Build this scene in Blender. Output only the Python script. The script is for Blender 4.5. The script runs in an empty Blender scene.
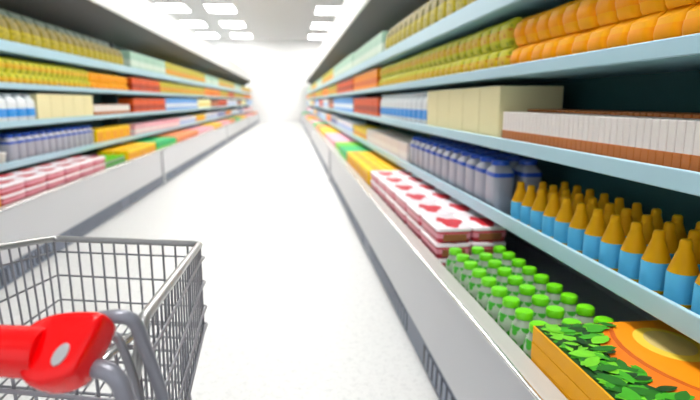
import bpy, bmesh, math, random
from mathutils import Vector, Matrix, Euler
random.seed(7)
PI = math.pi
SC = bpy.context.scene
COL = SC.collection

# ------------------------------------------------------------------ materials
def lin(c):
    return tuple(((v/255)/12.92 if v/255 <= .04045 else ((v/255+.055)/1.055)**2.4) for v in c)

def new_mat(name):
    m = bpy.data.materials.new(name); m.use_nodes = True
    nt = m.node_tree
    return m, nt, nt.nodes['Principled BSDF']

def noisy(nt, base, amount, scale, coord='Object'):
    """base colour gently broken up by procedural noise"""
    tc = nt.nodes.new('ShaderNodeTexCoord')
    n = nt.nodes.new('ShaderNodeTexNoise'); n.inputs['Scale'].default_value = scale
    n.inputs['Detail'].default_value = 4
    nt.links.new(tc.outputs[coord], n.inputs['Vector'])
    mx = nt.nodes.new('ShaderNodeMix'); mx.data_type = 'RGBA'
    mx.inputs['A'].default_value = (*[max(0, v*(1-amount)) for v in base], 1)
    mx.inputs['B'].default_value = (*[min(1, v*(1+amount)) for v in base], 1)
    nt.links.new(n.outputs['Fac'], mx.inputs['Factor'])
    return mx.outputs['Result']

def mat(name, rgb, rough=.45, metal=0., noise=.06, scale=14, spec=.5, coat=0.):
    m, nt, p = new_mat(name)
    p.inputs['Roughness'].default_value = rough
    p.inputs['Metallic'].default_value = metal
    p.inputs['Specular IOR Level'].default_value = spec
    if coat: p.inputs['Coat Weight'].default_value = coat
    nt.links.new(noisy(nt, lin(rgb), noise, scale), p.inputs['Base Color'])
    return m

def mat_band(name, rgb1, rgb2, lo, hi, rough=.45, axis='Z'):
    """printed pack: colour 1 with a printed band of colour 2 (fractions of the height)"""
    m, nt, p = new_mat(name)
    p.inputs['Roughness'].default_value = rough; p.inputs['Specular IOR Level'].default_value = .25
    tc = nt.nodes.new('ShaderNodeTexCoord')
    sp = nt.nodes.new('ShaderNodeSeparateXYZ'); nt.links.new(tc.outputs['Generated'], sp.inputs[0])
    r = nt.nodes.new('ShaderNodeValToRGB'); r.color_ramp.interpolation = 'CONSTANT'
    e = r.color_ramp.elements
    e[0].position = 0; e[0].color = (*lin(rgb1), 1)
    e[1].position = lo; e[1].color = (*lin(rgb2), 1)
    k = e.new(hi); k.color = (*lin(rgb1), 1)
    nt.links.new(sp.outputs[axis], r.inputs['Fac'])
    nt.links.new(r.outputs['Color'], p.inputs['Base Color'])
    return m

def mat_spots(name, rgb1, rgb2, scale, thr, rough=.5):
    """small printed motif: voronoi spots of colour 2 over colour 1"""
    m, nt, p = new_mat(name)
    p.inputs['Roughness'].default_value = rough; p.inputs['Specular IOR Level'].default_value = .25
    tc = nt.nodes.new('ShaderNodeTexCoord')
    v = nt.nodes.new('ShaderNodeTexVoronoi'); v.inputs['Scale'].default_value = scale
    nt.links.new(tc.outputs['Object'], v.inputs['Vector'])
    r = nt.nodes.new('ShaderNodeValToRGB')
    e = r.color_ramp.elements
    e[0].position = thr; e[0].color = (*lin(rgb2), 1)
    e[1].position = min(1, thr+.1); e[1].color = (*lin(rgb1), 1)
    nt.links.new(v.outputs['Distance'], r.inputs['Fac'])
    nt.links.new(r.outputs['Color'], p.inputs['Base Color'])
    return m

def mat_emit(name, rgb, strength):
    m, nt, p = new_mat(name)
    p.inputs['Base Color'].default_value = (.9, .9, .9, 1)
    p.inputs['Emission Color'].default_value = (*lin(rgb), 1)
    p.inputs['Emission Strength'].default_value = strength
    return m

M = {}
def floor_mat():
    m, nt, p = new_mat('floor_white_resin')
    tc = nt.nodes.new('ShaderNodeTexCoord')
    n1 = nt.nodes.new('ShaderNodeTexNoise'); n1.inputs['Scale'].default_value = 90; n1.inputs['Detail'].default_value = 6
    n2 = nt.nodes.new('ShaderNodeTexNoise'); n2.inputs['Scale'].default_value = 30; n2.inputs['Detail'].default_value = 5
    nt.links.new(tc.outputs['Object'], n1.inputs['Vector']); nt.links.new(tc.outputs['Object'], n2.inputs['Vector'])
    ad = nt.nodes.new('ShaderNodeMath'); ad.operation = 'ADD'
    nt.links.new(n1.outputs['Fac'], ad.inputs[0]); nt.links.new(n2.outputs['Fac'], ad.inputs[1])
    r = nt.nodes.new('ShaderNodeValToRGB')
    e = r.color_ramp.elements
    e[0].position = .7; e[0].color = (*lin((192, 192, 192)), 1)
    e[1].position = 1.3; e[1].color = (*lin((212, 212, 211)), 1)
    nt.links.new(ad.outputs[0], r.inputs['Fac']); nt.links.new(r.outputs['Color'], p.inputs['Base Color'])
    p.inputs['Roughness'].default_value = .42
    b = nt.nodes.new('ShaderNodeBump'); b.inputs['Strength'].default_value = .12; b.inputs['Distance'].default_value = .01
    nt.links.new(n1.outputs['Fac'], b.inputs['Height']); nt.links.new(b.outputs['Normal'], p.inputs['Normal'])
    return m
M['floor'] = floor_mat()
M['ceiling'] = mat('ceiling_paint', (214, 214, 214), .9, noise=.02, scale=3)
M['wall'] = mat('wall_paint', (246, 246, 246), .8, noise=.01, scale=2)
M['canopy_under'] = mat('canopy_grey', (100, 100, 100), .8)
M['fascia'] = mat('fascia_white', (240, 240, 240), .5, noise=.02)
M['back'] = mat('back_panel_dark_teal', (58, 108, 110), .7)
M['shelf'] = mat('shelf_pale_cyan', (140, 186, 198), .4, noise=.03, scale=3)
M['lip'] = mat('shelf_edge_cyan', (176, 212, 226), .38, noise=.04, scale=4)
M['upright'] = mat('upright_dark', (44, 62, 68), .5)
M['panel'] = mat('freezer_panel_grey', (202, 202, 206), .33, noise=.02, scale=2)
M['fbody'] = mat('freezer_inner_grey', (150, 156, 164), .5)
M['ledge'] = mat('freezer_ledge_warm_grey', (184, 182, 178), .35, noise=.03)
M['kick'] = mat('kick_slate', (112, 120, 138), .45)
M['grille'] = mat('grille_dark', (48, 54, 68), .5)
M['slat'] = mat('grille_slat', (128, 136, 154), .4)
M['chrome'] = mat('chrome', (225, 225, 225), .18, 1., noise=.02)
M['post'] = mat('post_grey', (208, 209, 212), .3, .1)
M['wire'] = mat('cart_wire_zinc', (138, 138, 144), .34, .6, noise=.08, scale=30)
M['rim'] = mat('cart_rim_zinc', (168, 168, 168), .28, .7, noise=.08, scale=20)
M['tube'] = mat('cart_tube_grey', (132, 133, 143), .33, .3, noise=.04)
M['red'] = mat('handle_red_plastic', (232, 0, 4), .17, noise=.0, spec=.42)
M['silver'] = mat('button_silver', (196, 198, 200), .35, .5, noise=.03)
M['rubber'] = mat('wheel_rubber', (40, 40, 44), .7)
M['or_bottle'] = mat('bottle_orange', (255, 182, 4), .5, noise=.04, spec=.2)
M['blue_sleeve'] = mat('sleeve_sky_blue', (104, 206, 252), .45, noise=.04, spec=.25)
M['grey_bottle'] = mat('bottle_blue_grey', (168, 169, 182), .35, noise=.05)
M['royal'] = mat('cap_royal_blue', (36, 84, 192), .35)
M['white_pl'] = mat('white_plastic', (232, 236, 240), .35)
M['azure'] = mat('label_azure', (40, 150, 232), .4)
M['gcap'] = mat('cap_bright_green', (116, 222, 16), .35)
M['gbody'] = mat('juice_bottle_clear', (158, 172, 152), .12, noise=.12, spec=.7)
M['glabel'] = mat_spots('juice_label_leaves', (176, 194, 168), (66, 168, 48), 30, .5)
M['rb_tray'] = mat('meal_tray_red', (206, 52, 72), .35)
M['rb_lid'] = mat('meal_lid_white', (244, 232, 236), .3)
M['rb_band'] = mat('meal_pink_band', (240, 150, 168), .35)
M['rb_print'] = mat('meal_print_red', (206, 16, 40), .4, noise=.35, scale=40)
M['rb_food'] = mat('meal_picture_brown', (150, 92, 52), .5, noise=.4, scale=50)
M['olive'] = mat_spots('packet_yellow_green', (206, 200, 36), (150, 158, 26), 26, .3)
M['olive_lab'] = mat_spots('packet_label_orange', (220, 182, 34), (206, 128, 24), 30, .3)
M['olive_mid'] = mat_spots('packet_label_olive', (182, 164, 22), (140, 128, 20), 26, .3)
M['olive_dark'] = mat_spots('packet_dark_olive', (134, 116, 18), (84, 84, 18), 22, .35)
M['dgreen'] = mat('packet_dark_green', (14, 58, 26), .5, noise=.2)
M['or_bag'] = mat('bag_orange', (255, 172, 2), .5, noise=.1, scale=12, spec=.15)
M['or_bag_print'] = mat('bag_print_deep_orange', (255, 156, 2), .5, noise=.12, scale=30, spec=.15)
M['cream'] = mat('carton_cream', (238, 226, 174), .6, noise=.03)
M['cream_edge'] = mat('carton_seam', (196, 184, 136), .6)
M['pk_white'] = mat('packet_white', (236, 226, 220), .45)
M['pk_brown'] = mat('packet_brown', (190, 106, 36), .5, noise=.15)
M['yellow'] = mat('carton_yellow', (255, 206, 6), .5, spec=.25)
M['yel_side'] = mat('carton_yellow_print', (246, 168, 10), .5, noise=.12, spec=.25)
M['or_carton'] = mat('carton_orange', (255, 178, 8), .45, noise=.04, spec=.2)
M['or_deep'] = mat('print_deep_orange', (246, 122, 8), .45, noise=.06)
M['or_shade'] = mat('print_orange_shade', (206, 92, 12), .45, noise=.05)
M['or_light'] = mat('print_light_orange', (255, 150, 14), .4, noise=.05)
M['pr_yellow'] = mat('print_pale_yellow', (240, 206, 70), .45)
M['pr_sand'] = mat('print_sand', (214, 190, 120), .5)
for i, c in enumerate([(30, 112, 16), (64, 166, 22), (116, 206, 34), (18, 66, 14)]):
    M['leaf%d' % i] = mat('print_leaf_green_%s' % 'abcd'[i], c, .45, noise=.2, scale=40)
M['tub'] = mat('tub_white', (226, 222, 214), .4)
C_ = dict(orange=(250, 150, 16), red=(222, 84, 22), green=(36, 190, 110), lime=(120, 206, 30), pink=(246, 176, 190), rose=(230, 216, 214),
          yellow=(250, 204, 20), white=(226, 226, 232), blue=(90, 160, 226), mint=(160, 198, 176), brown=(140, 80, 50),
          olive=(190, 180, 40), pale=(238, 232, 170), salmon=(244, 146, 84), grey=(170, 176, 196), teal=(20, 140, 140))
S_ = dict(orange=(226, 104, 10), red=(172, 52, 16), green=(120, 210, 60), lime=(230, 240, 220), pink=(250, 226, 226), rose=(240, 230, 226),
          yellow=(240, 150, 20), white=(150, 190, 236), blue=(226, 234, 244), mint=(206, 222, 206), brown=(214, 130, 90),
          olive=(220, 150, 30), pale=(226, 206, 110), salmon=(232, 110, 60), grey=(60, 90, 180), teal=(70, 200, 150))
for k in C_: M['c_'+k] = mat_band('carton_print_'+k, C_[k], S_[k], .32, .6)

# ------------------------------------------------------------------ mesh helpers
def link(name, bm, m, parent=None, smooth=False, loc=None):
    me = bpy.data.meshes.new(name)
    bm.normal_update(); bm.to_mesh(me); bm.free()
    for x in (m if isinstance(m, (list, tuple)) else [m]): me.materials.append(x)
    if smooth:
        me.shade_smooth()
        if smooth != 'all': me.set_sharp_from_angle(angle=math.radians(38))
    o = bpy.data.objects.new(name, me); COL.objects.link(o)
    if parent is not None: o.parent = parent
    if loc is not None: o.location = loc
    return o

def tag(o, label=None, cat=None, group=None, kind=None):
    if label: o['label'] = label
    if cat: o['category'] = cat
    if group: o['group'] = group
    if kind: o['kind'] = kind
    return o

def empty(name, loc=(0, 0, 0), rz=0.):
    o = bpy.data.objects.new(name, None); COL.objects.link(o)
    o.empty_display_size = .05; o.location = loc; o.rotation_euler = (0, 0, rz)
    return o

KIDS = {}
def kids(o):
    return list(o.children)

def copy_tree(o, parent=None):
    c = o.copy(); COL.objects.link(c)
    if parent is not None: c.parent = parent
    for ch in kids(o): copy_tree(ch, c)
    return c

def add_box(bm, x0, x1, y0, y1, z0, z1, bev=0., seg=2, mi=0):
    vs = [bm.verts.new(p) for p in ((x0,y0,z0),(x1,y0,z0),(x1,y1,z0),(x0,y1,z0),(x0,y0,z1),(x1,y0,z1),(x1,y1,z1),(x0,y1,z1))]
    fs = [bm.faces.new([vs[i] for i in q]) for q in ((3,2,1,0),(4,5,6,7),(0,1,5,4),(1,2,6,5),(2,3,7,6),(3,0,4,7))]
    for f in fs: f.material_index = mi
    if bev > 0:
        es = list({e for f in fs for e in f.edges})
        r = bmesh.ops.bevel(bm, geom=es, offset=bev, segments=seg, profile=.5, affect='EDGES', clamp_overlap=True)
        for f in r['faces']: f.material_index = mi
    return bm

def add_lathe(bm, prof, n=20, cx=0., cy=0., z0=0., sx=1., sy=1., mi=0):
    rings = []
    for r, z in prof:
        if r < 1e-6: rings.append([bm.verts.new((cx, cy, z0+z))])
        else: rings.append([bm.verts.new((cx+sx*r*math.cos(2*PI*k/n), cy+sy*r*math.sin(2*PI*k/n), z0+z)) for k in range(n)])
    for a, b in zip(rings, rings[1:]):
        for k in range(n):
            k2 = (k+1) % n
            if len(a) == 1 and len(b) == 1: continue
            if len(a) == 1: f = bm.faces.new((a[0], b[k2], b[k])); 
            elif len(b) == 1: f = bm.faces.new((a[k], a[k2], b[0]))
            else: f = bm.faces.new((a[k], a[k2], b[k2], b[k]))
            f.material_index = mi
    if len(rings[0]) > 1: bm.faces.new(list(reversed(rings[0]))).material_index = mi
    if len(rings[-1]) > 1: bm.faces.new(rings[-1]).material_index = mi
    return bm

def add_loft(bm, rings, cap=True):
    R = [[bm.verts.new(p) for p in r] for r in rings]
    n = len(R[0])
    for a, b in zip(R, R[1:]):
        for k in range(n): bm.faces.new((a[k], a[(k+1) % n], b[(k+1) % n], b[k]))
    if cap:
        bm.faces.new(list(reversed(R[0]))); bm.faces.new(R[-1])
    return bm

def rrect(w, d, r, z, cx=0., cy=0., n=4):
    """rounded rectangle ring (size w along x, d along y)"""
    out = []
    for qx, qy, a0 in ((1, 1, 0), (-1, 1, PI/2), (-1, -1, PI), (1, -1, 1.5*PI)):
        for k in range(n+1):
            a = a0 + k*PI/2/n
            out.append((cx+qx*(w/2-r)+r*math.cos(a), cy+qy*(d/2-r)+r*math.sin(a), z))
    return out

def add_tube(bm, pts, r, n=8, closed=False, bend=0., bseg=6):
    """round tube along points; bend > 0 rounds the inner corners with that radius"""
    P = [Vector(p) for p in pts]
    if bend > 0 and len(P) > 2:
        Q = [P[0]]
        for i in range(1, len(P)-1):
            a, b, c = P[i-1], P[i], P[i+1]
            u = (a-b); v = (c-b); d = min(bend, u.length*.49, v.length*.49)
            p0 = b+u.normalized()*d; p1 = b+v.normalized()*d
            for k in range(bseg+1):
                t = k/bseg; Q.append((1-t)**2*p0+2*t*(1-t)*b+t*t*p1)
        Q.append(P[-1]); P = Q
    rings = []; up = None; m = len(P)
    for i, p in enumerate(P):
        if closed: t = (P[(i+1) % m]-P[i-1]).normalized()
        else: t = (P[min(i+1, m-1)]-P[max(i-1, 0)]).normalized()
        if up is None:
            up = Vector((0, 0, 1)) if abs(t.z) < .9 else Vector((1, 0, 0))
        s = t.cross(up).normalized(); up = s.cross(t).normalized()
        rr = r[i] if isinstance(r, (list, tuple)) else r
        rings.append([bm.verts.new(p+s*rr*math.cos(2*PI*k/n)+up*rr*math.sin(2*PI*k/n)) for k in range(n)])
    for i in range(m if closed else m-1):
        a, b = rings[i], rings[(i+1) % m]
        for k in range(n): bm.faces.new((a[k], a[(k+1) % n], b[(k+1) % n], b[k]))
    if not closed:
        bm.faces.new(list(reversed(rings[0]))); bm.faces.new(rings[-1])
    return bm

ONES = ['', 'first', 'second', 'third', 'fourth', 'fifth', 'sixth', 'seventh', 'eighth', 'ninth', 'tenth', 'eleventh', 'twelfth',
        'thirteenth', 'fourteenth', 'fifteenth', 'sixteenth', 'seventeenth', 'eighteenth', 'nineteenth']
def ordw(n):
    if n < 20: return ONES[n]
    t = n//10; tens = {2: 'twent', 3: 'thirt', 4: 'fort', 5: 'fift'}[t]
    return tens+'ieth' if n % 10 == 0 else tens+'y-'+ONES[n % 10]

# ------------------------------------------------------------------ layout of the aisle (metres)
HCAM = 1.35
FRONT = {'right': 1.0, 'left': -2.5}          # shelf edges
SGN = {'right': 1, 'left': -1}                # away from the aisle
FRZ = {'right': .645, 'left': -2.115}         # freezer faces
BAY0, BAY = .05, 9.15
NB = 4
ENDY = BAY0 + NB*BAY + .6                      # end wall
DECKS = [.775, 1.135, 1.482, 1.805]
LIPS = [(.755, .82), (1.118, 1.176), (1.465, 1.516), (1.788, 1.885)]
LEVEL = ['lowest shelf', 'second shelf', 'third shelf', 'top shelf']
BAYN = ['nearest bay', 'second bay', 'third bay', 'farthest bay']
FDECK = .47
CEIL = 5.3
def X(side, d): return FRONT[side] + SGN[side]*d
def FX(side, d): return FRZ[side] + SGN[side]*d
RZ = {'right': 0., 'left': PI}                 # prototypes face -x

# ------------------------------------------------------------------ room
bm = bmesh.new(); add_box(bm, -9, 8, -4, ENDY, -.1, 0); tag(link('floor', bm, M['floor']), kind='structure')
bm = bmesh.new(); add_box(bm, -9, 8, -4, ENDY, CEIL, CEIL+.12); tag(link('ceiling', bm, M['ceiling']), kind='structure')
bm = bmesh.new(); add_box(bm, -9.2, 8.2, ENDY, ENDY+.2, -.1, CEIL+.12); tag(link('wall_far', bm, M['wall']), kind='structure')
bm = bmesh.new(); add_box(bm, -9.2, -9, -4, ENDY, -.1, CEIL+.12); tag(link('wall_left', bm, M['wall']), kind='structure')
bm = bmesh.new(); add_box(bm, 8, 8.2, -4, ENDY, -.1, CEIL+.12); tag(link('wall_right', bm, M['wall']), kind='structure')

# ceiling light panels: frame + diffuser
M['diffuser'] = mat_emit('light_diffuser', (255, 254, 250), 24.)
def make_light():
    t = empty('ceiling_light')
    b = bmesh.new()
    for x0, x1, y0, y1 in ((-.62, -.56, -.95, .95), (.56, .62, -.95, .95), (-.56, .56, -.95, -.89), (-.56, .56, .89, .95)):
        add_box(b, x0, x1, y0, y1, -.06, 0, .008)
    link('frame', b, M['fascia'], t)
    b = bmesh.new(); add_box(b, -.56, .56, -.89, .89, -.045, -.01); link('diffuser', b, M['diffuser'], t)
    return t
lp = make_light(); first = True
LY = [ENDY-2.6-4.9*k for k in range(8)]
for cx, cn, ks in ((-4.9, 'outer left column', (0, 1, 2)), (-2.9, 'inner left column', (0, 1, 2, 3, 4, 5)), (.3, 'added unseen aisle column', (3, 4, 5, 6, 7)), (1.75, 'right column', (0, 1, 2))):  # aisle column is added out of view to light floor and left freezers
    for k in ks:
        o = lp if first else copy_tree(lp); first = False
        o.location = (cx, LY[k], CEIL)
        tag(o, 'bright white rectangular ceiling light panel, %s, %s row from the far wall' % (cn, ordw(k+1)), 'ceiling light', 'ceiling light panels')

# ------------------------------------------------------------------ shelving units and freezers
def make_shelving(side):
    """one 9 m bay of wall shelving; local origin at the shelf edge line, floor level, near end"""
    s = SGN[side]
    def bx(b, d0, d1, y0, y1, z0, z1, bev=0.):
        add_box(b, min(s*d0, s*d1), max(s*d0, s*d1), y0, y1, z0, z1, bev)
    t = empty('shelving_unit')
    b = bmesh.new(); bx(b, .5, .53, 0, BAY, 0, 2.29)
    link('back_panel', b, M['back'], t)
    for (d, (l0, l1)) in zip(DECKS, LIPS):
        b = bmesh.new(); bx(b, .018, .499, .004, BAY-.004, d-.018, d)
        sh = link('shelf', b, M['shelf'], t)
        b = bmesh.new(); bx(b, 0, .017, .002, BAY-.002, l0, l1, .004)
        link('shelf_edge', b, M['lip'], sh)
    for y in (0.0, BAY-.03):
        b = bmesh.new(); bx(b, .26, .498, y, y+.03, .62, 2.25, .004)
        link('upright', b, M['upright'], t)
    b = bmesh.new(); add_loft(b, [[(s*d, y, z) for d, z in ((.0, 2.621), (.53, 2.30), (.53, 2.34), (.0, 2.66))][::-s] for y in (0, BAY)]); bx(b, .03, .53, 0, BAY, 3.05, 3.09)
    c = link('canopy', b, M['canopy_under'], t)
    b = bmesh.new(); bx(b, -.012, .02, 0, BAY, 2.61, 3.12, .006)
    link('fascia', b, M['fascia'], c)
    return t

def make_freezer(side):
    s = SGN[side]
    def bx(b, d0, d1, y0, y1, z0, z1, bev=0.):
        add_box(b, min(s*d0, s*d1), max(s*d0, s*d1), y0, y1, z0, z1, bev)
    t = empty('display_freezer')
    D = abs(X(side, .48)-FRZ[side])
    b = bmesh.new()
    bx(b, .03, D, .003, BAY-.003, .02, FDECK-.001)                    # insulated body below the deck
    bx(b, .035, .072, .003, BAY-.003, FDECK-.001, .548)               # front inner wall
    bx(b, D-.04, D, .003, BAY-.003, FDECK-.001, .60)
    for y in (.003, BAY-.035): bx(b, .072, D-.04, y, y+.03, FDECK-.001, .56)
    link('body', b, M['fbody'], t)
    b = bmesh.new(); bx(b, 0, .029, .003, BAY-.003, .157, .566, .006); link('front_panel', b, M['panel'], t)
    b = bmesh.new(); bx(b, .004, .074, .003, BAY-.003, .549, .571, .005); link('ledge', b, M['ledge'], t)
    b = bmesh.new(); add_tube(b, [(-s*.003, .003, .569), (-s*.003, BAY-.003, .569)], .0085, 10); link('rail', b, M['chrome'], t, True)
    b = bmesh.new(); bx(b, .006, .029, .003, BAY-.003, .004, .156, .003); k = link('kick_plate', b, M['kick'], t)
    ph = .75 if side == 'right' else 1.2
    ys = [ph-1.95+1.95*i for i in range(6)]
    proto = None
    for i in range(5):
        y0, y1 = max(.05, ys[i]+.2), min(BAY-.05, ys[i+1]-.2)
        b = bmesh.new()
        bx(b, .0045, .0065, y0, y1, .026, .134)
        g = link('vent_grille', b, M['grille'], k)
        b = bmesh.new(); n = int((y1-y0)/.08)
        for j in range(n):
            yy = y0+.01+j*.08
            vs = [b.verts.new((s*dx, yy+dy, z)) for dx, dy, z in ((.001, .014, .03), (.001, .056, .03), (.001, .042, .13), (.001, 0, .13), (.0046, .014, .03), (.0046, .056, .03), (.0046, .042, .13), (.0046, 0, .13))]
            for q in ((0, 1, 2, 3), (7, 6, 5, 4), (0, 4, 5, 1), (1, 5, 6, 2), (2, 6, 7, 3), (3, 7, 4, 0)): b.faces.new([vs[v] for v in q])
        bmesh.ops.recalc_face_normals(b, faces=b.faces)
        o = link('vent_slats', b, M['slat'], t)
    b = bmesh.new(); bx(b, -.03, -.001, BAY-.065, BAY-.003, .002, .56, .008)
    link('joint_post', b, M['post'], t)
    return t

for side in ('right', 'left'):
    sh = fz = None
    for k in range(NB):
        a = make_shelving(side) if k == 0 else copy_tree(sh); sh = sh or a
        a.location = (FRONT[side], BAY0+k*BAY, 0)
        tag(a, 'pale blue four tier shelving unit along the %s of the aisle, %s' % (side, BAYN[k]), 'shelf unit', 'shelving units')
        f = make_freezer(side) if k == 0 else copy_tree(fz); fz = fz or f
        f.location = (FRZ[side], BAY0+k*BAY, 0)
        tag(f, 'long grey chest freezer with slatted dark kick plate, %s of aisle, %s' % (side, BAYN[k]), 'freezer', 'chest freezers')

# ------------------------------------------------------------------ products (prototypes face -x, origin at base front centre)
def orange_bottle():
    t = empty('cleaner_bottle'); c = .043
    b = bmesh.new()
    add_lathe(b, [(.034, 0), (.041, .006), (.041, .096), (.0395, .102), (.032, .125), (.0235, .15), (.0185, .164), (.0175, .17)], 20, c, 0)
    link('body', b, M['or_bottle'], t, True)
    b = bmesh.new(); add_lathe(b, [(.0413, .014), (.042, .017), (.042, .095), (.0413, .098)], 20, c, 0); link('label_sleeve', b, M['blue_sleeve'], t, True)
    b = bmesh.new(); add_lathe(b, [(.0165, .165), (.018, .168), (.0165, .186), (.012, .192), (0, .193)], 16, c, 0); link('cap', b, M['or_bottle'], t, True)
    return t

def jug(name, w, d, h, body, band, cap, b0, b1, wide_cap=False):
    t = empty(name); cx = d/2
    b = bmesh.new()
    r = .028
    add_loft(b, [rrect(d*.92, w*.92, r*.9, 0, cx), rrect(d, w, r, .008, cx), rrect(d, w, r, h*.70, cx), rrect(d*.95, w*.94, r, h*.79, cx),
                 rrect(d*.66, w*.62, r, h*.89, cx), rrect(d*.42, w*.36, r*.7, h*.92, cx)])
    link('body', b, body, t, True)
    b = bmesh.new(); add_loft(b, [rrect(d+.003, w+.003, r, h*b0, cx), rrect(d+.003, w+.003, r, h*b1, cx)]); link('label_band', b, band, t, True)
    b = bmesh.new(); k = 1.6 if wide_cap else 1.
    add_lathe(b, [(.028*k, h*.90), (.03*k, h*.905), (.029*k, h*.985), (.024*k, h), (0, h)], 16, cx, 0); link('cap', b, cap, t, True)
    return t

def juice_bottle():
    t = empty('juice_bottle'); c = .046
    b = bmesh.new()
    add_lathe(b, [(.036, 0), (.044, .006), (.0445, .1), (.042, .122), (.034, .145), (.026, .16), (.024, .172)], 24, c, 0)
    link('body', b, M['gbody'], t, True)
    b = bmesh.new(); add_lathe(b, [(.045, .03), (.0455, .033), (.0455, .098), (.0433, .118), (.038, .137)], 24, c, 0); link('label', b, M['glabel'], t, True)
    b = bmesh.new(); add_lathe(b, [(.029, .16), (.0305, .163), (.0305, .18), (.028, .186), (0, .187)], 20, c, 0); link('cap', b, M['gcap'], t, True)
    return t

MB_W, MB_L, MB_H = .185, .385, .0825
def meal_box():
    t = empty('meal_box'); w, l, h = MB_W, MB_L-.01, MB_H-.002
    b = bmesh.new()
    add_loft(b, [rrect(w*.9, l*.93, .018, 0, w/2), rrect(w*.96, l*.97, .02, h*.42, w/2), rrect(w*.99, l*.985, .02, h*.74, w/2)])
    link('tray', b, M['rb_tray'], t, True)
    b = bmesh.new(); add_loft(b, [rrect(w*.98, l*.98, .02, h*.3, w/2), rrect(w*.995, l*.992, .021, h*.6, w/2)]); link('pink_band', b, M['rb_band'], t, True)
    b = bmesh.new(); add_loft(b, [rrect(w, l, .02, h*.74, w/2), rrect(w, l, .02, h*.9, w/2), rrect(w*.95, l*.97, .018, h*.97, w/2), rrect(w*.9, l*.95, .016, h*.985, w/2)])
    link('lid', b, M['rb_lid'], t, True)
    # red printed splash on the lid, thin raised print with a ragged outline
    rnd = random.Random(3); b = bmesh.new(); n = 22
    for z in (0,):
        ring0 = []; ring1 = []
        for k in range(n):
            a = 2*PI*k/n; rr = 1+.28*math.sin(3*a+1)+.16*rnd.uniform(-1, 1)
            x, y = w*.56+w*.33*rr*math.cos(a), -l*.13+l*.29*rr*math.sin(a)
            ring0.append((x, y, h*.985)); ring1.append((x, y, h*.985+.0006))
        add_loft(b, [ring0, ring1])
    link('lid_print', b, M['rb_print'], t)
    b = bmesh.new(); add_box(b, w*.17, w*.83, -l*.5-.001, -l*.485, h*.12, h*.58, .002); link('end_picture', b, M['rb_food'], t)
    return t

def packet(name, w, d, h, body, lab, puff=.012):
    """upright sachet: bulging front, crimped top seal"""
    t = empty(name); cx = d/2
    b = bmesh.new()
    add_loft(b, [rrect(d*.8, w*.94, d*.2, 0, cx), rrect(d, w, d*.25, h*.12, cx), rrect(d+puff, w, d*.28, h*.45, cx), rrect(d, w*.99, d*.25, h*.78, cx),
                 rrect(d*.45, w*.96, d*.1, h*.92, cx), rrect(d*.22, w*.96, d*.05, h, cx)])
    link('body', b, body, t, True)
    b = bmesh.new()
    add_loft(b, [rrect(d+puff*.5+.003, w+.002, d*.26, h*.28, cx), rrect(d+puff+.003, w+.002, d*.28, h*.45, cx), rrect(d+puff*.5+.003, w+.002, d*.26, h*.62, cx)])
    link('label', b, lab, t, True)
    return t

def cream_carton(w):
    t = empty('cream_carton'); b = bmesh.new(); add_box(b, 0, .33, -w/2+.002, w/2-.002, 0, .29, .004); link('body', b, M['cream'], t)
    b = bmesh.new(); add_box(b, -.0012, .33, -.014, .014, .2895, .2912); link('tape', b, M['cream_edge'], t)
    return t

def slim_packet(w, d, h):
    t = empty('slim_packet'); b = bmesh.new(); add_box(b, 0, d, -w/2+.002, w/2-.002, 0, h, .004); link('body', b, M['pk_white'], t)
    b = bmesh.new(); add_box(b, -.002, d*.5, -w/2+.001, w/2-.001, .002, h*.47, .002); link('brown_base', b, M['pk_brown'], t)
    b = bmesh.new(); add_box(b, d*.4, d-.004, -w/2+.003, w/2-.003, h, h+.012, .002); link('brown_tab', b, M['pk_brown'], t)
    return t

def carton(name, d, w, h, m, bev=.006):
    b = bmesh.new(); add_box(b, 0, d, -w/2+.004, w/2-.004, 0, h, bev)
    return link(name, b, m)

def yellow_carton(d, w, h):
    t = empty('yellow_carton'); b = bmesh.new(); add_box(b, 0, d-.004, -w/2+.003, w/2-.003, 0, h, .006); link('body', b, M['yellow'], t)
    b = bmesh.new(); add_box(b, -.0015, .01, -w/2+.02, w/2-.02, .01, h*.8, .002); add_box(b, d*.3, d*.7, -w/2+.03, w/2-.03, h-.002, h+.0012)
    link('print_panel', b, M['yel_side'], t)
    return t

def place(o, side, d, y, z, label, cat, group, freezer=False, tilt=0.):
    o.location = ((FX if freezer else X)(side, d), y, z+.0012)
    o.rotation_euler = (0, 0, RZ[side]+tilt)
    return tag(o, label, cat, group)

class Stamp:
    """hands out the prototype first, then copies"""
    def __init__(s, o): s.o = o; s.used = False
    def __call__(s):
        if not s.used: s.used = True; return s.o
        return copy_tree(s.o)

# --- right lowest shelf: orange and blue bottles, grey bottles ----------------
st = Stamp(orange_bottle())
for r, rn in enumerate(('front row', 'middle row', 'back row')):
    for k in range(16):
        place(st(), 'right', .055+r*.105, 2.5-k*.112+random.uniform(-.004, .004)-r*.012, DECKS[0],
              'orange and blue bottle, lowest shelf, %s, %s from the grey bottles' % (rn, ordw(k+1)), 'bottle', 'orange and blue bottles')
gs = Stamp(jug('drink_bottle', .155, .11, .275, M['grey_bottle'], M['royal'], M['royal'], .69, .77, True))
for r, rn in enumerate(('front row', 'back row')):
    for k in range(12):
        place(gs(), 'right', .03+r*.15, 2.74+k*.172, DECKS[0], 'blue capped grey bottle, right lowest shelf, %s, %s from the orange bottles' % (rn, ordw(k+1)),
              'bottle', 'grey bottles on the right')
for r, rn in enumerate(('front row', 'back row')):
    for k in range(13):
        place(gs(), 'left', .03+r*.15, 7.28-k*.165, DECKS[0], 'blue capped grey bottle, left lowest shelf, %s, %s from the yellow cartons' % (rn, ordw(k+1)),
              'bottle', 'grey bottles on the left')
b = bmesh.new(); t = empty('plastic_tub')
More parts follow.
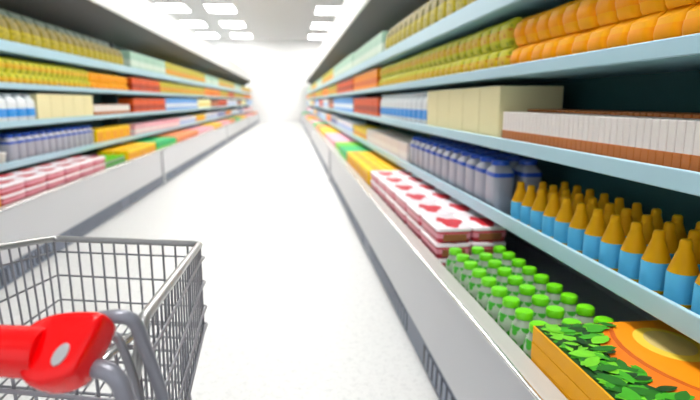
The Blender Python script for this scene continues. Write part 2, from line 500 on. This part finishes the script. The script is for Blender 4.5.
add_lathe(b, [(.07, 0), (.075, .004), (.088, .11), (.088, .113)], 24, .09, 0); link('body', b, M['tub'], t, True)
b = bmesh.new(); add_lathe(b, [(.09, .108), (.094, .111), (.094, .122), (.088, .127), (0, .127)], 24, .09, 0); link('lid', b, M['tub'], t, True)
place(t, 'left', .03, 5.12, DECKS[0], 'small white plastic tub beside the grey bottles on the left lowest shelf', 'tub', None)

# --- white and blue jugs, cream cartons, slim packets (second shelves) --------
ws = Stamp(jug('detergent_bottle', .17, .12, .285, M['white_pl'], M['azure'], M['white_pl'], .26, .52, True))
for side, y0, dy, n, ref in (('right', 4.2, .187, 12, 'cream cartons'), ('left', 5.72, -.187, 7, 'cream cartons')):
    for k in range(n):
        place(ws(), side, .03, y0+dy*k, DECKS[1], 'white bottle with blue band, %s second shelf, %s from the %s' % (side, ordw(k+1), ref),
              'bottle', 'white and blue bottles')
for side, y0, n in (('right', 2.64, 5), ('left', 5.84, 5)):
    w = (4.1-2.64)/5 if side == 'right' else (7.4-5.84)/5
    cs = Stamp(cream_carton(w))
    for k in range(n):
        place(cs(), side, .025, y0+w*(k+.5), DECKS[1], 'plain cream carton on %s second shelf, %s of five from the near end' % (side, ordw(k+1)), 'carton', 'cream cartons')
for side, y0, y1, w in (('right', 0.6, 2.6, .034), ('left', 7.45, 9.1, .075)):
    ps = Stamp(slim_packet(w, .3, .165)); n = int((y1-y0)/w)
    for k in range(n):
        yy = y1-w*(k+.5) if side == 'right' else y0+w*(k+.5)
        place(ps(), side, .03, yy, DECKS[1], 'slim white and brown packet, %s second shelf, %s from the cream cartons' % (side, ordw(k+1)),
              'packet', 'slim packets on the %s' % side)

# --- third shelves: orange bags, yellow green packets -------------------------
bs = Stamp(packet('orange_bag', .112, .1, .125, M['or_bag'], M['or_bag_print'], .02))
def two_layers(stamp, side, level, y0, dy, n, h, label, cat, group, d=.03):
    for lay in range(2):
        for k in range(n):
            o = place(stamp(), side, d+random.uniform(0, .008)+.012*lay, y0+dy*k+(dy*.06 if lay else 0), DECKS[level]+h*lay,
                      label % (('upper', 'lower')[1-lay], ordw(k+1)), cat, group)
two_layers(bs, 'right', 2, 2.5, -.115, 17, .122, 'orange bag, right third shelf, %s layer, %s from the yellow-green packets', 'bag', 'orange bags on the right')
two_layers(bs, 'left', 2, 7.48, .115, 14, .122, 'orange bag, left third shelf, %s layer, %s from the yellow-green packets', 'bag', 'orange bags on the left')
os_ = Stamp(packet('snack_packet', .13, .09, .135, M['olive'], M['olive_lab']))
two_layers(os_, 'right', 2, 2.66, .138, 28, .128, 'yellow-green packet, right third shelf, %s layer, %s from the orange bags', 'packet', 'yellow-green packets, right third shelf')
two_layers(os_, 'left', 2, 7.34, -.138, 20, .128, 'yellow-green packet, left third shelf, %s layer, %s from the orange bags', 'packet', 'yellow-green packets, left third shelf')
# --- top shelves: olive packets ----------------------------------------------
ds = Stamp(packet('olive_packet', .2, .12, .31, M['olive_dark'], M['olive_mid'], .02))
for side, y0, n in (('right', 2.7, 16), ('left', 4.9, 19)):
    for k in range(n):
        place(ds(), side, .03, y0+.215*k, DECKS[3], 'olive yellow packet on %s top shelf, %s from the near end' % (side, ordw(k+1)), 'packet', 'olive packets, %s top shelf' % side)
gs2 = Stamp(packet('dark_green_packet', .26, .14, .42, M['dgreen'], M['olive_dark'], .02))
for side, y0, n in (('right', 2.75, 13), ('left', 4.95, 15)):
    for k in range(n):
        place(gs2(), side, .2, y0+.275*k, DECKS[3], 'dark green packet behind the olive ones, %s top shelf, %s from near end' % (side, ordw(k+1)), 'packet', 'dark green packets, %s top shelf' % side)

# --- carton runs farther along ------------------------------------------------
STAMPS = {}
def run(side, level, y0, y1, colour, h, pitch, d=.03, noun='carton', seen={}):
    """one row of cartons on a shelf (level 0-3)"""
    n = max(1, round((y1-y0)/pitch)); w = (y1-y0)/n
    key = (colour, h, round(w, 3), noun)
    if key not in STAMPS: STAMPS[key] = Stamp(carton('%s_carton' % NAMES[colour].replace(' ', '_'), .3, w, h, M['c_'+colour]))
    for k in range(n):
        y = y0+w*(k+.5); bay = min(NB-1, int((y-BAY0)/BAY))
        sk = (side, level, bay, colour); seen[sk] = seen.get(sk, 0)+1
        place(STAMPS[key](), side, d, y, DECKS[level], '%s carton on %s %s, %s, %s of its colour there' % (NAMES[colour], side, LEVEL[level], BAYN[bay], ordw(seen[sk])),
              'carton', '%s cartons on the shelves' % NAMES[colour])
NAMES = dict(orange='orange', red='orange-red', green='green', lime='lime green', pink='pink', rose='pale rose', yellow='yellow', white='white', blue='light blue',
             mint='pale mint', brown='brown', olive='olive yellow', pale='pale yellow', salmon='salmon', grey='blue-grey', teal='teal')
# nearest bay, farther part (right)
run('right', 0, 4.82, 7.5, 'rose', .2, .38)
run('right', 0, 7.55, 9.1, 'yellow', .19, .38)
run('right', 1, 6.5, 9.1, 'red', .26, .43)
run('right', 2, 6.62, 9.1, 'orange', .26, .41)
run('right', 3, 6.25, 9.1, 'mint', .32, .47)
# nearest bay, farther part (left)
ys = Stamp(yellow_carton(.2, .298, .215))
for k in range(5):
    place(ys(), 'left', .03, 7.6+.306*k, DECKS[0], 'yellow-orange carton on left lowest shelf, %s from the grey bottles' % ordw(k+1), 'carton', 'yellow-orange cartons on the shelf')
# the farther bays: sequences of (length, colour, height)
SEQ = {
 ('left', 0): [(3.6, 'pink', .2), (2.2, 'white', .2), (1.6, 'yellow', .2), (2.6, 'white', .22), (2.4, 'grey', .24), (2.0, 'orange', .2), (3.4, 'white', .2), (2.4, 'grey', .24), (7, 'pink', .2)],
 ('left', 1): [(2.3, 'red', .26), (3.9, 'blue', .28), (2.4, 'pale', .28), (1.8, 'brown', .26), (2.6, 'red', .26), (4.2, 'white', .28), (2.0, 'brown', .27), (3.0, 'pale', .28), (5, 'blue', .28)],
 ('left', 2): [(1.9, 'red', .25), (5.6, 'olive', .25), (3.6, 'orange', .25), (2.4, 'olive', .25), (2.4, 'red', .25), (5.0, 'olive', .25), (6, 'orange', .25)],
 ('left', 3): [(2.5, 'mint', .34), (5.2, 'olive', .34), (3.0, 'mint', .34), (5.4, 'olive', .34), (3.5, 'mint', .34), (7, 'olive', .34)],
 ('right', 0): [(3.2, 'white', .2), (2.0, 'grey', .24), (1.7, 'orange', .2), (3.6, 'white', .22), (2.6, 'grey', .24), (2.4, 'yellow', .2), (5.0, 'white', .2), (6, 'pink', .2)],
 ('right', 1): [(4.2, 'blue', .28), (1.8, 'brown', .26), (2.8, 'white', .28), (2.2, 'red', .26), (3.4, 'blue', .28), (2.4, 'brown', .26), (4.0, 'pale', .28), (6, 'white', .28)],
 ('right', 2): [(3.2, 'red', .25), (3.0, 'olive', .25), (2.6, 'orange', .25), (5.6, 'olive', .25), (2.6, 'red', .25), (5.0, 'olive', .25), (5, 'orange', .25)],
 ('right', 3): [(4.2, 'mint', .34), (4.8, 'olive', .34), (3.8, 'mint', .34), (5.6, 'olive', .34), (8, 'mint', .34)],
}
def split_runs(seq, fn):
    y = BAY0+BAY+.05
    for L, c, h in seq:
        while L > .2:
            bay = int((y-BAY0+.02)/BAY)
            if bay >= NB: return
            e = BAY0+(bay+1)*BAY-.05
            y1 = min(y+L, e)
            if y1-y > .25: fn(y, y1, c, h, (.48, .48, .75, .95)[min(3, bay)])
            L -= y1-y
            y = y1+.015 if y1 < e-.01 else e+.1
for (side, lev), seq in SEQ.items():
    split_runs(seq, lambda y0, y1, c, h, p: run(side, lev, y0, y1, c, h, p))

# ------------------------------------------------------------------ freezer contents
def frun(side, y0, y1, colour, h, pitch, cols=2, wd=.27, seen={}):
    n = max(1, round((y1-y0)/pitch)); w = (y1-y0)/n
    key = ('f', colour, h, round(w, 3), wd)
    if key not in STAMPS: STAMPS[key] = Stamp(carton('%s_frozen_carton' % NAMES[colour].replace(' ', '_'), wd-.01, w, h, M['c_'+colour]))
    for c in range(cols):
        for k in range(n):
            y = y0+w*(k+.5); bay = min(NB-1, int((y-BAY0)/BAY)); sk = (side, bay, colour, c); seen[sk] = seen.get(sk, 0)+1
            place(STAMPS[key](), side, .077+c*wd, y, FDECK, '%s carton in %s freezer, %s, %s column, %s from near end' % (NAMES[colour], side, BAYN[bay], ('aisle', 'wall')[c], ordw(seen[sk])),
                  'carton', '%s cartons in the freezers' % NAMES[colour], True)
# right: flat orange cartons with printed top
def leaf(b, cx, cy, a, L, W, z, mi):
    pts = []
    for k in range(7):
        t = k/6; pts.append((t-.5, .5*math.sin(PI*t)**.8))
    out = [(x*L, y*W) for x, y in pts]+[(x*L, -y*W) for x, y in reversed(pts[1:-1])]
    ca, sa = math.cos(a), math.sin(a)
    lo = [(cx+x*ca-y*sa, cy+x*sa+y*ca, z) for x, y in out]
    vs = [b.verts.new(p) for p in lo]; f = b.faces.new(vs); f.material_index = mi
    if f.normal.z < 0: f.normal_flip()

FC_X, FC_L, FC_H = .56, .84, .052
def flat_carton(printed):
    t = empty('flat_carton')
    b = bmesh.new(); add_box(b, 0, FC_X, -FC_L, 0, 0, FC_H-.0016, .0015); link('body', b, M['or_carton'], t)
    if printed:
        z = FC_H-.0016
        def disc(name, cx, cy, rx, ry, zz, m):
            bb = bmesh.new(); add_lathe(bb, [(1, 0), (1, .0004)], 40, 0, 0)
            for v in bb.verts:
                v.co = (cx+v.co.x*rx, cy+v.co.y*ry, zz+v.co.z)
            geom = list(bb.verts)+list(bb.edges)+list(bb.faces)
            for pc, no in (((.005, 0, 0), (-1, 0, 0)), ((FC_X-.005, 0, 0), (1, 0, 0)), ((0, -.005, 0), (0, 1, 0)), ((0, -FC_L+.005, 0), (0, -1, 0))):
                bmesh.ops.bisect_plane(bb, geom=list(bb.verts)+list(bb.edges)+list(bb.faces), plane_co=pc, plane_no=no, clear_outer=True)
            return link(name, bb, m, t)
        disc('print_ground', .28, -.42, .9, .9, z, M['or_deep'])
        disc('print_ring', .525, -.22, .355, .36, z+.0005, M['or_shade'])
        disc('print_plate', .535, -.22, .350, .355, z+.001, M['or_light'])
        disc('print_center', .325, -.165, .085, .11, z+.0015, M['pr_yellow'])
        disc('print_spot', .33, -.16, .06, .08, z+.002, M['pr_sand'])
        rnd = random.Random(11); b = bmesh.new(); i = 0
        KN = [(0, .235), (.035, .185), (.09, .165), (.15, .138), (.23, .122), (.30, .150), (.37, .130), (.42, .165), (.6, .15), (.9, .16)]
        def lim(d):
            for (d0, x0), (d1, x1) in zip(KN, KN[1:]):
                if d <= d1: return x0+(x1-x0)*(d-d0)/(d1-d0)
        bz = z+.0008                                                # dark green ground under the leaves
        strip = [(.004, -FC_L+.004)]+[(.004, -.004)]+[(lim(d)*.93, -max(d, .004)) for d, _ in KN[:-1]]+[(.14, -FC_L+.004)]
        f = b.faces.new([b.verts.new((x, y, bz)) for x, y in strip]); f.material_index = 3
        f.normal_update()
        if f.normal.z < 0: f.normal_flip()
        for _ in range(560):
            y = -rnd.uniform(.0, FC_L); x = rnd.uniform(0, .3)
            if x > lim(-y): continue
            L = rnd.uniform(.035, .085)
            x = max(x, L*.5+.003); y = -min(max(-y, L*.5+.003), FC_L-L*.5-.003)
            i += 1
            leaf(b, x, y, rnd.gauss(.25, .7), L, L*rnd.uniform(.36, .52), z+.0022+i*.00002, rnd.choice([0, 0, 1, 1, 1, 2, 2, 3]))
        link('leaf_print', b, [M['leaf%d' % k] for k in range(4)], t)
    return t
plain = Stamp(flat_carton(False)); prn = Stamp(flat_carton(True))
TIER = ['bottom', 'second', 'third', 'top']
for k in range(4):
    o = (prn if k == 3 else plain)()
    o.location = (FX('right', .076), 1.50-.003*(k % 2), FDECK+.0012+FC_H*k)
    tag(o, ('flat orange carton printed with green leaves, top of stack in right freezer' if k == 3 else
            'flat orange carton in right freezer, %s of the stack under the leaf printed one' % ('lowest', 'second lowest', 'third lowest')[k]), 'carton', 'flat orange cartons')
for k in range(4):
    o = copy_tree(plain.o); o.location = (FX('left', .076), 4.29-.84+0*k, FDECK+.0012+FC_H*k); o.rotation_euler = (0, 0, PI)
    tag(o, 'flat orange carton at near end of left freezer, %s of the stack of four' % ('lowest', 'second lowest', 'third lowest', 'topmost')[k], 'carton', 'flat orange cartons on the left')
# green capped bottles
js = Stamp(juice_bottle())
for r, rn in enumerate(('aisle side row', 'second row from aisle', 'third row from aisle')):
    for k in range(9):
        place(js(), 'right', .078+r*.112, 1.555+.112*k+r*.006, FDECK, 'green capped bottle, right freezer, %s, %s from the orange cartons' % (rn, ordw(k+1)), 'bottle', 'green capped bottles on the right', True)
    for k in range(8):
        place(js(), 'left', .078+r*.105, 6.76+.102*k, FDECK+.004, 'green capped bottle, left freezer, %s, %s from the red boxes' % (rn, ordw(k+1)), 'bottle', 'green capped bottles on the left', True)
# red and white meal boxes, three tiers
ms = Stamp(meal_box())
for side, y0, n in (('right', 2.62, 6), ('left', 4.33, 6)):
    for c, cn in enumerate(('aisle', 'wall')):
        for k in range(n):
            for z, zn in enumerate(('bottom', 'middle', 'top')):
                o = place(ms(), side, .08+c*.19+random.uniform(0, .004), y0+.4*(k+.5)+random.uniform(-.004, .004), FDECK+MB_H*z,
                          'red and white box, %s freezer, %s column, %s tier, %s from near end' % (side, cn, zn, ordw(k+1)), 'box', 'meal boxes in the %s freezer' % side, True)
                if side == 'left': o.rotation_euler = (0, 0, PI)
yf = Stamp(yellow_carton(.2, .5, .225))
for side, y0, n in (('right', 5.12, 4), ('left', 7.6, 3)):
    for c, cn in enumerate(('aisle', 'wall')):
        for k in range(n):
            place(yf(), side, .078+c*.21, y0+.515*(k+.5), FDECK, 'yellow-orange carton in %s freezer, %s column, %s from the near end' % (side, cn, ordw(k+1)), 'carton', 'yellow-orange cartons in the freezers', True)
frun('right', 7.25, 8.3, 'green', .21, .35)
frun('right', 8.32, 9.05, 'lime', .21, .36)
FS = {'left': [(1.5, 'green', .21), (2.5, 'salmon', .22), (2.6, 'pink', .2), (1.9, 'yellow', .22), (2.2, 'pink', .2), (2, 'salmon', .2), (2.2, 'green', .2), (3, 'yellow', .2), (4, 'pink', .2), (6, 'salmon', .2)],
      'right': [(2.6, 'pink', .21), (2.2, 'yellow', .22), (2.2, 'salmon', .2), (2.0, 'green', .2), (3, 'pink', .2), (2.4, 'yellow', .2), (3, 'salmon', .2), (3, 'pink', .2), (6, 'green', .2)]}
for side, seq in FS.items():
    split_runs(seq, lambda y0, y1, c, h, p: frun(side, y0, y1, c, h, p))

# ------------------------------------------------------------------ shopping cart
BASE = Vector((-.62, 1.4, 0))
cart = empty('shopping_cart', BASE)
tag(cart, 'grey wire shopping cart with red handle standing in the aisle', 'shopping cart')
def V(*p): return Vector(p)-BASE
FLt, FRt, RRt, RLt = V(-.832, 1.945, .879), V(-.314, 1.822, .878), V(-.272, .955, .965), V(-1.0, 1.14, 1.0)
FLb, FRb, RRb, RLb = V(-.815, 1.915, .60), V(-.312, 1.80, .597), V(-.295, 1.02, .50), V(-.955, 1.19, .50)
def lerp(a, b, t): return a+(b-a)*t
# rim
b = bmesh.new()
add_tube(b, [lerp(RLt, RLb, .18), RLt, FLt, FRt, RRt, V(-.273, .93, .92), V(-.29, .945, .86)], .0112, 12, bend=.03, bseg=8)
link('basket_rim', b, M['rim'], cart, True)
# wire panels: vertical wires then horizontal ones
def wire_panel(name, A, B, Ab, Bb, n, rows, out, r1=.0037, r2=.0034):
    bb = bmesh.new()
    for i in range(n+1):
        t = i/n; add_tube(bb, [lerp(A, B, t), lerp(Ab, Bb, t)], r1, 6)
    for t in rows:
        o = Vector(out)*.007
        add_tube(bb, [lerp(A, Ab, t)+o, lerp(B, Bb, t)+o], r2, 6)
    return link(name, bb, M['wire'], cart, True)
ROWS = [.17, .47, .78, 1.0]
wire_panel('front_panel', FLt, FRt, FLb, FRb, 12, ROWS, (.2, .97, 0))
wire_panel('right_panel', FRt, RRt, FRb, RRb, 20, ROWS, (1, 0, 0), .0028, .0044)
wire_panel('left_panel', FLt, RLt, FLb, RLb, 19, ROWS, (-1, .2, 0), .0034)
# looped wire ends that stick out past the front right corner
for t in ROWS:
    b = bmesh.new()
    p = lerp(FRt, FRb, t)+Vector((.007, 0, 0)); q = lerp(RRt, RRb, t)+Vector((.007, 0, 0)); dr = (p-q).normalized()
    add_tube(b, [p-dr*.05, p+dr*.012+Vector((.004, 0, 0)), p+dr*.012+Vector((-.02, .006, 0)), lerp(FRt, FLt, .08)+(FRb-FRt)*t+Vector((0, .01, 0))], .0044, 6, bend=.01)
    link('wire_loop', b, M['wire'], cart, True)
# floor grid of the basket
b = bmesh.new()
for i in range(15):
    t = i/14; add_tube(b, [lerp(FLb, FRb, t), lerp(RLb, RRb, t)], .0034, 6)
for i in range(11):
    t = i/10; add_tube(b, [lerp(FLb, RLb, t)-Vector((0, 0, .006)), lerp(FRb, RRb, t)-Vector((0, 0, .006))], .0044, 6)
link('basket_floor', b, M['wire'], cart, True)
# hinged rear gate
GL, GR = lerp(RLt, RLb, .2)+Vector((.02, .03, 0)), lerp(RRt, RRb, .14)+Vector((-.02, .03, 0))
wire_panel('rear_gate', GL, GR, RLb, RRb, 15, [0, .3, .62, 1], (0, -1, 0), .0034, .005)
# child seat hinge rod
b = bmesh.new(); add_tube(b, [V(-.288, 1.03, .925), V(-.335, .93, .905), V(-.36, .90, .875)], .0085, 10, bend=.02); link('hinge_rod', b, M['chrome'], cart, True)
# handle frame tubes (right side, and their mirror on the far left side)
HA = Vector((.973, -.23, 0)).normalized(); HW = Vector((.16, .678, .718)).normalized(); HN = HA.cross(HW).normalized()
HP = V(-.340, .790, .985)                                       # centre of the right end cap
LEN = .80                                                        # grip length
HL = HP-HA*LEN
b = bmesh.new()
add_tube(b, [V(-.33, .845, 1.012), V(-.255, .845, 1.021), V(-.243, .95, .815), V(-.262, 1.0, .60), V(-.28, 1.04, .30), V(-.30, 1.2, .16)], .0115, 12, bend=.035, bseg=8)
link('frame_tube', b, M['tube'], cart, True)
b = bmesh.new()
add_tube(b, [V(-.40, .83, .952), V(-.268, .79, .954), V(-.252, .80, .86), V(-.26, .9, .55)], .0145, 12, bend=.035, bseg=8)
link('lower_brace', b, M['tube'], cart, True)
b = bmesh.new()
add_tube(b, [V(-.345, .92, .965), V(-.30, .90, .965), V(-.284, .90, .915), V(-.268, .90, .83), V(-.275, .95, .6)], .008, 10, bend=.03, bseg=8)
link('inner_brace', b, M['wire'], cart, True)
b = bmesh.new()
L0 = HL+Vector((0, .04, .02))
add_tube(b, [L0, L0+Vector((-.06, .02, 0)), L0+Vector((-.07, .12, -.2)), RLb+Vector((-.03, .02, .05)), RLb+Vector((0, .08, -.2)), RLb+Vector((.04, .2, -.34))], .0115, 12, bend=.035)
link('frame_tube', b, M['tube'], cart, True)
# red grip and end caps
b = bmesh.new()
p0 = HP-HA*.03+HN*-.006; p1 = HL+HA*.03+HN*-.006; N = 14
add_tube(b, [lerp(p0, p1, i/N) for i in range(N+1)], [.0365+.003*abs(2*i/N-1)**3 for i in range(N+1)], 24)
grip = link('handle_grip', b, M['red'], cart, True)
OUT = [(-.0532,-.0312),(-.066,-.0068),(-.0696,.019),(-.0611,.0368),(-.0463,.0488),(-.0269,.0579),(.0008,.0634),(.0296,.0656),(.0478,.0649),(.0559,.0605),
       (.056,.0509),(.0532,.0273),(.0485,.0013),(.0439,-.0238),(.0391,-.0355),(.0274,-.0447),(.0117,-.0513),(-.0051,-.0551),(-.0243,-.0536),(-.0407,-.0447)]
def dense(o):
    n = len(o); r = []
    for i in range(n):
        p0, p1, p2, p3 = o[i-1], o[i], o[(i+1) % n], o[(i+2) % n]
        for t in (0, .5):
            r.append(tuple(.5*((2*p1[j])+(-p0[j]+p2[j])*t+(2*p0[j]-5*p1[j]+4*p2[j]-p3[j])*t*t+(-p0[j]+3*p1[j]-3*p2[j]+p3[j])*t**3) for j in (0, 1)))
    return r
def end_cap(center, mirror):
    o = [(x*.965-.0075, y*.965+.001) for x, y in dense(OUT)]; cx = sum(p[0] for p in o)/len(o); cy = sum(p[1] for p in o)/len(o)
    rings = []
    for sc, h in ((.70, -.052), (.88, -.048), (.965, -.038), (.99, -.024), (1., -.008), (.992, .002), (.965, .0085), (.92, .0125), (.85, .0152), (.72, .0175), (.5, .0195), (.25, .0205), (.1, .0207)):
        r = []
        for x, y in o:
            u, w = cx+(x-cx)*sc, cy+(y-cy)*sc
            r.append(center+HA*(-u if mirror else u)+HW*w+HN*h)
        rings.append(list(reversed(r)) if mirror else r)
    bb = bmesh.new(); add_loft(bb, rings); bmesh.ops.recalc_face_normals(bb, faces=bb.faces)
    return link('end_cap', bb, M['red'], grip, 'all')
cap = end_cap(HP, False); end_cap(HL, True)
bb = bmesh.new()
rot = math.radians(17)
prof = [(1.0, 0), (1.0, .002), (.93, .003), (.5, .0034), (0, .0035)]
R_ = []
for s, h in prof[:-1]:
    ring = []
    for k in range(28):
        a = 2*PI*k/28; x, y = .0098*s*math.cos(a), .0172*s*math.sin(a)
        x, y = x*math.cos(rot)+y*math.sin(rot)*1, -x*math.sin(rot)+y*math.cos(rot)
        x = -x if False else x
        ring.append(HP+HA*(x+.009)+HW*(y-.008)+HN*(.0185+h))
    R_.append(ring)
add_loft(bb, R_); link('button', bb, M['silver'], cart, True)
# chassis and casters
b = bmesh.new()
add_tube(b, [V(-.30, 1.2, .16), V(-.33, 1.75, .16), V(-.78, 1.85, .16), V(-.93, 1.3, .16)], .0125, 10, bend=.05)
link('chassis', b, M['tube'], cart, True)
b = bmesh.new()
add_tube(b, [V(-.33, 1.75, .16), V(-.36, 1.70, .40), V(-.36, 1.70, .585)], .0105, 10, bend=.05)
add_tube(b, [V(-.78, 1.84, .16), V(-.76, 1.78, .40), V(-.76, 1.78, .585)], .0105, 10, bend=.05)
link('front_support', b, M['tube'], cart, True)
for (x, y) in ((-.33, 1.70), (-.77, 1.80), (-.31, 1.22), (-.92, 1.33)):
    b = bmesh.new(); c = V(x, y, 0)
    add_box(b, c.x-.024, c.x-.018, c.y-.02, c.y+.02, .05, .145, .002); add_box(b, c.x+.018, c.x+.024, c.y-.02, c.y+.02, .05, .145, .002)
    add_box(b, c.x-.024, c.x+.024, c.y-.02, c.y+.02, .14, .15, .002)
    k = link('caster_fork', b, M['tube'], cart)
    b = bmesh.new(); add_lathe(b, [(.0, -.014), (.052, -.014), (.058, -.008), (.058, .008), (.052, .014), (0, .014)], 28)
    for v in b.verts: v.co = Vector((v.co.z, v.co.x, v.co.y))+Vector((c.x, c.y, .058))
    bmesh.ops.recalc_face_normals(b, faces=b.faces)
    link('wheel', b, M['rubber'], k, True)

# ------------------------------------------------------------------ world, camera, view
w = bpy.data.worlds.new('store_air'); SC.world = w; w.use_nodes = True
bg = w.node_tree.nodes['Background']; bg.inputs['Color'].default_value = (.93, .96, 1, 1); bg.inputs['Strength'].default_value = 1.05

cam = bpy.data.cameras.new('camera'); co = bpy.data.objects.new('camera', cam); COL.objects.link(co); SC.camera = co
cam.sensor_width = 36; cam.lens = 28.0; cam.clip_start = .05; cam.clip_end = 200
psi, th = math.radians(6.0916), math.radians(10.2631)
Fv = Vector((math.sin(psi)*math.cos(th), math.cos(psi)*math.cos(th), -math.sin(th)))
Rv = Vector((math.cos(psi), -math.sin(psi), 0)); Uv = Rv.cross(Fv)
m = Matrix((Rv, Uv, -Fv)).transposed().to_4x4(); m.translation = (0, 0, HCAM); co.matrix_world = m
cam.dof.use_dof = True; cam.dof.focus_distance = 1.32; cam.dof.aperture_fstop = 2.35

SC.view_settings.view_transform = 'Standard'; SC.view_settings.look = 'None'
SC.view_settings.gamma = 1; SC.view_settings.use_curve_mapping = False
SC.view_settings.exposure = 0.1
